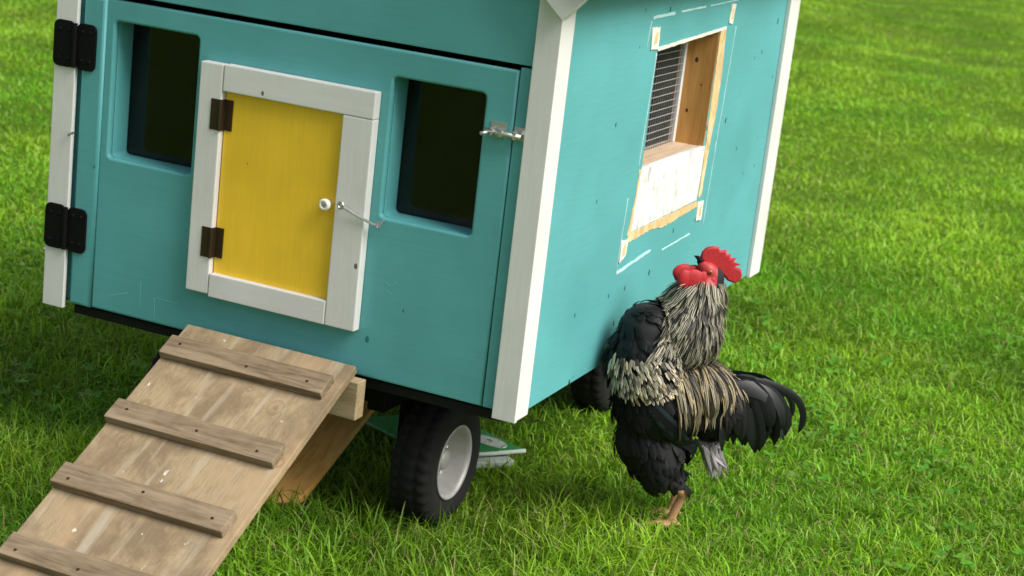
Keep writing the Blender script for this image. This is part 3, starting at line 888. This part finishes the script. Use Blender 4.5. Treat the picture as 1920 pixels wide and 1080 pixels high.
# ------------------------------------------------------------------ rooster
def make_rooster():
    rz = math.atan2(-.5686, -.8226)
    root = empty('rooster', (1.606, .681, .031), rz)
    root.scale = (.984, .984, .984)
    tag(root, 'black rooster with pale striped neck hackle and red comb standing by the side wall', 'rooster')
    # body: lofted masses merged into one continuous skin.  local x = forward, y = its left (towards the viewer), z = up
    bm = bmesh.new()
    def ell(c, r, rot=0):
        b = bmesh.new()
        bmesh.ops.create_icosphere(b, subdivisions=3, radius=1)
        absorb(bm, b, Matrix.Translation(c) @ Matrix.Rotation(rot, 4, 'Y') @ Matrix.Diagonal((*r, 1)))
    ell((.125, 0, .455), (.100, .105, .145), R(8))       # breast
    ell((.135, 0, .555), (.072, .078, .080))             # crop
    ell((.060, 0, .360), (.140, .112, .120), R(20))      # trunk
    ell((.075, 0, .250), (.105, .085, .095))             # belly
    ell((-.040, 0, .400), (.085, .090, .075), R(-15))    # saddle
    ell((-.090, 0, .350), (.085, .070, .090), R(-10))    # rump
    ell((.030, 0, .560), (.088, .080, .100))             # neck base
    ell((.012, 0, .620), (.070, .064, .080))
    ell((-.014, 0, .675), (.046, .042, .060))
    ell((-.032, 0, .712), (.032, .029, .040))
    ell((-.018, 0, .733), (.036, .026, .026), R(-40))    # head
    ell((-.002, 0, .747), (.020, .017, .017), R(-40))
    for s in (1, -1):
        ell((.060, s*.050, .205), (.062, .044, .095), R(6) if s > 0 else R(-12))
        if s > 0:
            tube(bm, [(.020, .050, .150), (-.024, .046, .112), (-.016, .040, .085), (-.006, .034, .050), (0, .030, .016)], [.030, .018, .0135, .0125, .014], 12)
            f = Vector((0, .030, .012))
        else:
            tube(bm, [(.010, -.050, .150), (-.044, -.050, .115), (-.038, -.052, .085), (-.030, -.052, .050), (-.026, -.052, .016)], [.030, .018, .013, .012, .013], 12)
            f = Vector((-.026, -.052, .012))
        for a, L in ((0, .075), (38, .062), (-38, .062), (180, .035)):
            d = Vector((math.cos(R(a)), math.sin(R(a)), 0))
            tube(bm, [f, f+d*L*.5+Vector((0, 0, .004)), f+d*L+Vector((0, 0, -.004))], [.011, .0085, .0055], 8)
    me = bpy.data.meshes.new('tmp'); bm.to_mesh(me); bm.free()
    tmp = bpy.data.objects.new('tmp', me); COL.objects.link(tmp)
    md = tmp.modifiers.new('remesh', 'REMESH'); md.mode = 'VOXEL'; md.voxel_size = .0042
    ms = tmp.modifiers.new('smooth', 'SMOOTH'); ms.iterations = 5; ms.factor = .5
    dg = bpy.context.evaluated_depsgraph_get()
    body = bpy.data.meshes.new_from_object(tmp.evaluated_get(dg))
    bpy.data.objects.remove(tmp); bpy.data.meshes.remove(me)
    body.name = 'rooster_body'
    def feather_mat(name, edge, core, width, warm=None, rough=.55, spec=.3, sheen=None):
        m, t, b = new_mat(name)
        uv = N(t, 'ShaderNodeUVMap'); sp = N(t, 'ShaderNodeSeparateXYZ')
        t.links.new(uv.outputs[0], sp.inputs[0])
        d = N(t, 'ShaderNodeMath', operation='SUBTRACT'); t.links.new(sp.outputs[0], d.inputs[0]); d.inputs[1].default_value = .5
        ab = N(t, 'ShaderNodeMath', operation='ABSOLUTE'); t.links.new(d.outputs[0], ab.inputs[0])
        at_ = N(t, 'ShaderNodeAttribute', attribute_name='tint')
        e = mix(t, 1.0, at_.outputs['Color'], edge, 'MULTIPLY')
        c = mix(t, ramp(t, ab.outputs[0], [(width, 1.0), (width+.10, 0.0)]), e, core) if width > 0 else e
        t.links.new(c, b.inputs['Base Color'])
        b.inputs['Roughness'].default_value = rough
        b.inputs['Specular IOR Level'].default_value = spec
        return m
    HACK = feather_mat('hackle_feather', (.46, .425, .32), (.008, .008, .007), .16)
    SADD = feather_mat('saddle_feather', (.46, .40, .28), (.012, .010, .008), .08)
    SHOU = feather_mat('shoulder_feather', (.62, .56, .42), (.05, .045, .035), .03)
    BLK = feather_mat('black_feather', (.006, .006, .0065), (.003, .003, .003), .03, rough=.55, spec=.22)
    TAIL = feather_mat('tail_feather', (.006, .0075, .0075), (.003, .003, .003), .02, rough=.42, spec=.35)
    FLUF = feather_mat('grey_fluff', (.30, .27, .27), (.2, .2, .2), 0)
    SKIN = flat('red_face_skin', (.38, .016, .018), .5, 0, .3, 90, .4)
    COMB = flat('red_comb_skin', (.40, .010, .015), .62, 0, .3, 110, .8)
    LEG = flat('pink_leg_scales', (.52, .27, .15), .55, 0, .3, 120, .5)
    PLUM = flat('black_down', (.008, .008, .008), .8)
    bo = link('body', body, [PLUM, SKIN, LEG], root)
    for p in body.polygons:
        c = p.center
        if c.z < .128 and (c.x < .0 or c.y < -.03) or c.z < .10: p.material_index = 2
        elif c.z > .698 and c.x > -.034 - (c.z-.70)*.05: p.material_index = 1
        p.use_smooth = True
    bb_ = bmesh.new(); bb_.from_mesh(body)
    bvh = BVHTree.FromBMesh(bb_)
    # area weighted surface samples
    bb_.faces.ensure_lookup_table()
    tri = bb_.calc_loop_triangles()
    tv = np.array([[l.vert.co[:] for l in q] for q in tri])
    ar = np.linalg.norm(np.cross(tv[:, 1]-tv[:, 0], tv[:, 2]-tv[:, 0]), axis=1)
    bb_.free()
    rr = np.random.default_rng(5)
    def samples(n, test):
        out = []
        while len(out) < n:
            k = rr.choice(len(tv), 4000, p=ar/ar.sum())
            u = rr.random((4000, 2)); sw = u.sum(1) > 1; u[sw] = 1-u[sw]
            pp = tv[k, 0] + u[:, :1]*(tv[k, 1]-tv[k, 0]) + u[:, 1:]*(tv[k, 2]-tv[k, 0])
            out += [Vector(q) for q in pp if test(q)]
        return out[:n]
    class FB:
        def __init__(s): s.V = []; s.F = []; s.U = []; s.C = []
        def add(s, rows, tint):
            b0 = len(s.V)
            nr = len(rows)
            for i, (l, c, r) in enumerate(rows):
                s.V += [l, c, r]; v = i/(nr-1)
                s.U += [(0, v), (.5, v), (1, v)]; s.C += [tint]*3
            for i in range(nr-1):
                a = b0+i*3
                s.F += [(a, a+1, a+4, a+3), (a+1, a+2, a+5, a+4)]
        def build(s, name, mat):
            me = bpy.data.meshes.new(name)
            me.from_pydata([tuple(v) for v in s.V], [], s.F)
            uvl = me.uv_layers.new(name='UVMap')
            li = np.empty(len(me.loops), np.int32); me.loops.foreach_get('vertex_index', li)
            uvl.data.foreach_set('uv', np.array(s.U, np.float32)[li].ravel())
            a = me.color_attributes.new('tint', 'FLOAT_COLOR', 'POINT')
            a.data.foreach_set('color', np.array([(*c, 1) for c in s.C], np.float32).ravel())
            me.polygons.foreach_set('use_smooth', [True]*len(me.polygons))
            return link(name, me, mat, bo)
    prof = lambda t, tip: (min(1, .45+2.2*t))*(1 if t < tip else max(.05, math.sqrt(max(0, 1-((t-tip)/(1-tip))**2))))
    def surf_feather(fb, p, flow, L, wd, l0, l1, tint, steps=7, tip=.6):
        rows = []; q = Vector(p); ds = L/steps
        pn = None
        for i in range(steps+1):
            t = i/steps
            h, n, _, _ = bvh.find_nearest(q)
            if pn is not None: n = (n*.6+pn*.4).normalized()
            pn = n
            f = flow(h); f = (f - n*f.dot(n)).normalized()
            sd_ = n.cross(f)
            w_ = wd/2*prof(t, tip); lf = l0 + (l1-l0)*t
            c = h + n*(lf + wd*.10)
            e = h + n*lf
            rows.append((e - sd_*w_, c, e + sd_*w_))
            q = h + f*ds
        fb.add(rows, tint)
    U = random.uniform
    HEAD = Vector((-.030, 0, .735))
    # plain black contour feathers over everything that is not head or leg
    fb = FB()
    back = lambda p: Vector((-.75, .0, -.9)) if p.z > .33 else Vector((-.45, 0, -1))
    for p in samples(900, lambda q: .135 < q[2] < .66 and not (q[2] < .17 and abs(q[1]) < .02)):
        g = U(.6, 1.6)
        surf_feather(fb, p, back, U(.032, .055), U(.014, .024), .001, U(.006, .014), (g, g, g*1.05), 5, .55)
    # folded wing quills on both flanks
    for s in (1, -1):
        for k in range(12):
            p = Vector((.150-.008*k, s*.11, .40-.010*k))
            surf_feather(fb, p, lambda q: Vector((-.8, 0, -.62)), .15+.004*k, .026, .010, .016+.001*k, (1.3, 1.5, 1.6) if k % 3 else (2.2, 3.4, 3.6), 8, .75)
    fb.build('black_plumage', BLK)
    # shoulder patch
    for sgn in (1, -1):
        fb = FB()
        def in_sh(q):
            return q[1]*sgn > .035 and .385 < q[2] < .525 and q[0] > .045 and q[0] < .245 and ((q[0]-.145)/.095)**2 + ((q[2]-.455)/.056)**2 < 1.25-random.random()*.7
        for p in samples(260, in_sh):
            g = U(.35, 1.15) if U(0, 1) < .72 else U(.03, .12); w_ = U(0, 1)**2
            surf_feather(fb, p, lambda q: Vector((-.55+U(-.3, .3), 0, -.85)), U(.018, .032), U(.006, .010), .012, U(.016, .028), (g, g*(1-.10*w_), g*(1-.35*w_)), 4, .5)
        fb.build('shoulder_feathers', SHOU)
    # saddle hackles
    fb = FB()
    for p in samples(440, lambda q: -.115 < q[0] < .065 and .375 < q[2] < .50 and q[2] > .44-.5*(q[0]+.12)*.3):
        g = U(.25, 1.05) if U(0, 1) < .62 else U(.02, .12); w_ = U(0, 1)
        L = U(.05, .150) if p.x > -.08 else U(.05, .09)
        surf_feather(fb, p, lambda q: Vector((-.22 + .25*(p.x-.02), .10*(1 if p.y > 0 else -1), -1)), L, U(.005, .0085), .012, U(.016, .032), (g, g*(1-.12*w_), g*(1-.45*w_)), 8, .45)
    fb.build('saddle_feathers', SADD)
    # neck hackle cape
    fb = FB()
    def in_h(q):
        z = q[2]
        if z < .545 or z > .712: return False
        return q[0] < .045 + (.712-z)*.42 and q[0] > -.12
    def hflow(q):
        d = q - HEAD
        return Vector((d.x*1.25 - .02, d.y*1.0, d.z - .03))
    for p in samples(1500, in_h):
        g = U(.4, 1.1) if U(0, 1) < .74 else U(.03, .15); d = (p-HEAD).length
        L = U(.050, .095) if d > .07 else U(.045, .075)
        warm = U(0, .35) + (.3 if p.x < -.04 else 0)
        surf_feather(fb, p, hflow, L, U(.006, .0095), .006, U(.014, .032), (g*1.0, g*(1-.10*warm), g*(1-.38*warm)), 8, .45)
    fb.build('neck_hackle', HACK)
    # tail: broad black coverts and sickles arching down behind
    fb = FB()
    def free_feather(pts, wd, nrm, tint=(1, 1, 1), steps=14, tip=.7, twist=0.0):
        pts = [Vector(q) for q in pts]
        def bez(t):
            k = list(pts)
            while len(k) > 1: k = [k[i].lerp(k[i+1], t) for i in range(len(k)-1)]
            return k[0]
        rows = []
        for i in range(steps+1):
            t = i/steps
            c = bez(t); d = (bez(min(1, t+.02)) - bez(max(0, t-.02))).normalized()
            nn = Matrix.Rotation(twist*t, 3, d) @ Vector(nrm)
            sd_ = d.cross(nn).normalized()
            n2 = sd_.cross(d)
            w_ = wd/2*prof(t, tip)
            rows.append((c - sd_*w_ - n2*wd*.12, c, c + sd_*w_ - n2*wd*.12))
        fb.add(rows, tint)
    ends = [(-.300, .283), (-.306, .296), (-.292, .280), (-.275, .266), (-.256, .248), (-.248, .232), (-.225, .226), (-.200, .230), (-.172, .234), (-.145, .238),
            (-.270, .330), (-.235, .300), (-.200, .280), (-.165, .265), (-.130, .250), (-.10, .245), (-.215, .345), (-.17, .325), (-.13, .305), (-.262, .300), (-.24, .265), (-.21, .25), (-.285, .31), (-.18, .35), (-.15, .34)]
    for s in (1, -1):
        for k, (ex, ez) in enumerate(ends):
            y0 = s*U(.006, .055); y1 = s*U(.006, .075)
            ex = ex*.955 + U(-.012, .010); ez += .012 + U(-.014, .012)
            px = -.085
            h = .455 - .25*max(0, .30+ex)*.4 + U(-.012, .006)
            g = U(.5, 1.5)
            tint = (g, g, g) if U(0, 1) < .78 else (g*4, g*5, g*5.2)
            free_feather([(px, y0, .41), (px+(ex-px)*.42, y0, h), (ex*.95, y1, min(.425, ez+.13)), (ex, y1, ez)], U(.034, .054), (U(-.3, .3), s, U(-.1, .3)), tint, 14, U(.74, .86), s*U(-.7, .7))
    free_feather([(-.085, .02, .430), (-.20, .03, .458), (-.315, .03, .432), (-.366, .025, .37), (-.336, .02, .292)], .020, (.1, 1, .25), (1, 1, 1), 20, .8)
    free_feather([(-.085, -.015, .425), (-.19, -.02, .445), (-.30, -.03, .425), (-.345, -.03, .375), (-.325, -.03, .315)], .018, (.1, 1, .25), (1, 1, 1), 18, .75)
    fb.build('tail_feathers', TAIL)
    # pale underfluff at the vent
    fb = FB()
    for k in range(90):
        y0 = U(-.03, .05)
        x0 = U(-.12, -.055)
        ex, ez = -.118 + U(-.03, .03), U(.150, .200)
        g = U(.6, 1.3)
        free_feather([(x0, y0, .25), ((x0+ex)/2, y0*1.1, .215), (ex, y0*1.1, ez)], U(.006, .012), (0, 1, 0), (g, g, g*1.03), 5, .3, U(-.6, .6))
    fb.build('underfluff', FLUF)
    # comb, wattles, beak, eyes
    comb = [(.012, .771), (.009, .787), (-.001, .799), (-.017, .804), (-.037, .8035), (-.040, .794), (-.058, .796), (-.060, .785), (-.073, .785), (-.072, .775), (-.089, .776), (-.082, .765), (-.104, .759), (-.087, .752), (-.107, .746), (-.112, .728), (-.106, .712), (-.091, .706), (-.073, .712), (-.058, .726), (-.034, .744), (-.016, .752), (.003, .760)]
    def slab(name, outl, y, thick, bev, mat, par, sub=0):
        bm = bmesh.new()
        plate(bm, [outl], thick, bev, Matrix(((1, 0, 0, 0), (0, 0, -1, y), (0, 1, 0, 0), (0, 0, 0, 1))))
        return bmobj(name, bm, mat, par, False)
    slab('comb', comb, 0, .014, .0055, COMB, bo)
    def lobes(name, parts, mat):
        bm = bmesh.new()
        for c, r, a in parts:
            b = bmesh.new()
            bmesh.ops.create_icosphere(b, subdivisions=3, radius=1)
            absorb(bm, b, Matrix.Translation(c) @ Matrix.Rotation(R(a), 4, 'Y') @ Matrix.Diagonal((*r, 1)))
        me = bpy.data.meshes.new('tmp'); bm.to_mesh(me); bm.free()
        tm = bpy.data.objects.new('tmp', me); COL.objects.link(tm)
        q = tm.modifiers.new('r', 'REMESH'); q.mode = 'VOXEL'; q.voxel_size = .0026
        q = tm.modifiers.new('s', 'SMOOTH'); q.iterations = 3
        out = bpy.data.meshes.new_from_object(tm.evaluated_get(bpy.context.evaluated_depsgraph_get()))
        bpy.data.objects.remove(tm); bpy.data.meshes.remove(me)
        out.materials.clear()
        out.polygons.foreach_set('use_smooth', [True]*len(out.polygons))
        return link(name, out, mat, bo)
    lobes('wattle', [((.030, .021, .713), (.034, .010, .030), 0), ((.054, .022, .713), (.020, .009, .028), 10), ((.006, .020, .712), (.018, .009, .028), -15)], COMB)
    lobes('wattle', [((.046, -.012, .722), (.034, .010, .026), 0), ((.060, -.012, .718), (.016, .009, .024), 8), ((.022, -.010, .728), (.022, .009, .020), 0)], COMB)
    lobes('earlobe', [((-.026, .024, .708), (.013, .007, .019), 12)], COMB)
    bm = bmesh.new()
    tube(bm, [(.000, 0, .752), (.010, 0, .763), (.020, 0, .771), (.029, 0, .774)], [.011, .0085, .005, .0012], 10)
    tube(bm, [(.004, 0, .746), (.012, 0, .754), (.019, 0, .760)], [.008, .0055, .0015], 10)
    bmobj('beak', bm, M['black_steel'], bo, True)
    EY = flat('amber_eye', (.35, .10, .01), .12); PU = flat('black_pupil', (.002, .002, .002), .1)
    for s in (1, -1):
        bm = bmesh.new()
        bmesh.ops.create_uvsphere(bm, u_segments=16, v_segments=10, radius=.0068)
        bmesh.ops.translate(bm, verts=bm.verts, vec=(-.014, s*.0235, .738))
        bmobj('eye', bm, EY, bo, True)
        bm = bmesh.new()
        bmesh.ops.create_uvsphere(bm, u_segments=12, v_segments=8, radius=.0035)
        bmesh.ops.translate(bm, verts=bm.verts, vec=(-.014, s*.0275, .738))
        bmobj('pupil', bm, PU, bo, True)
    return root
make_rooster()
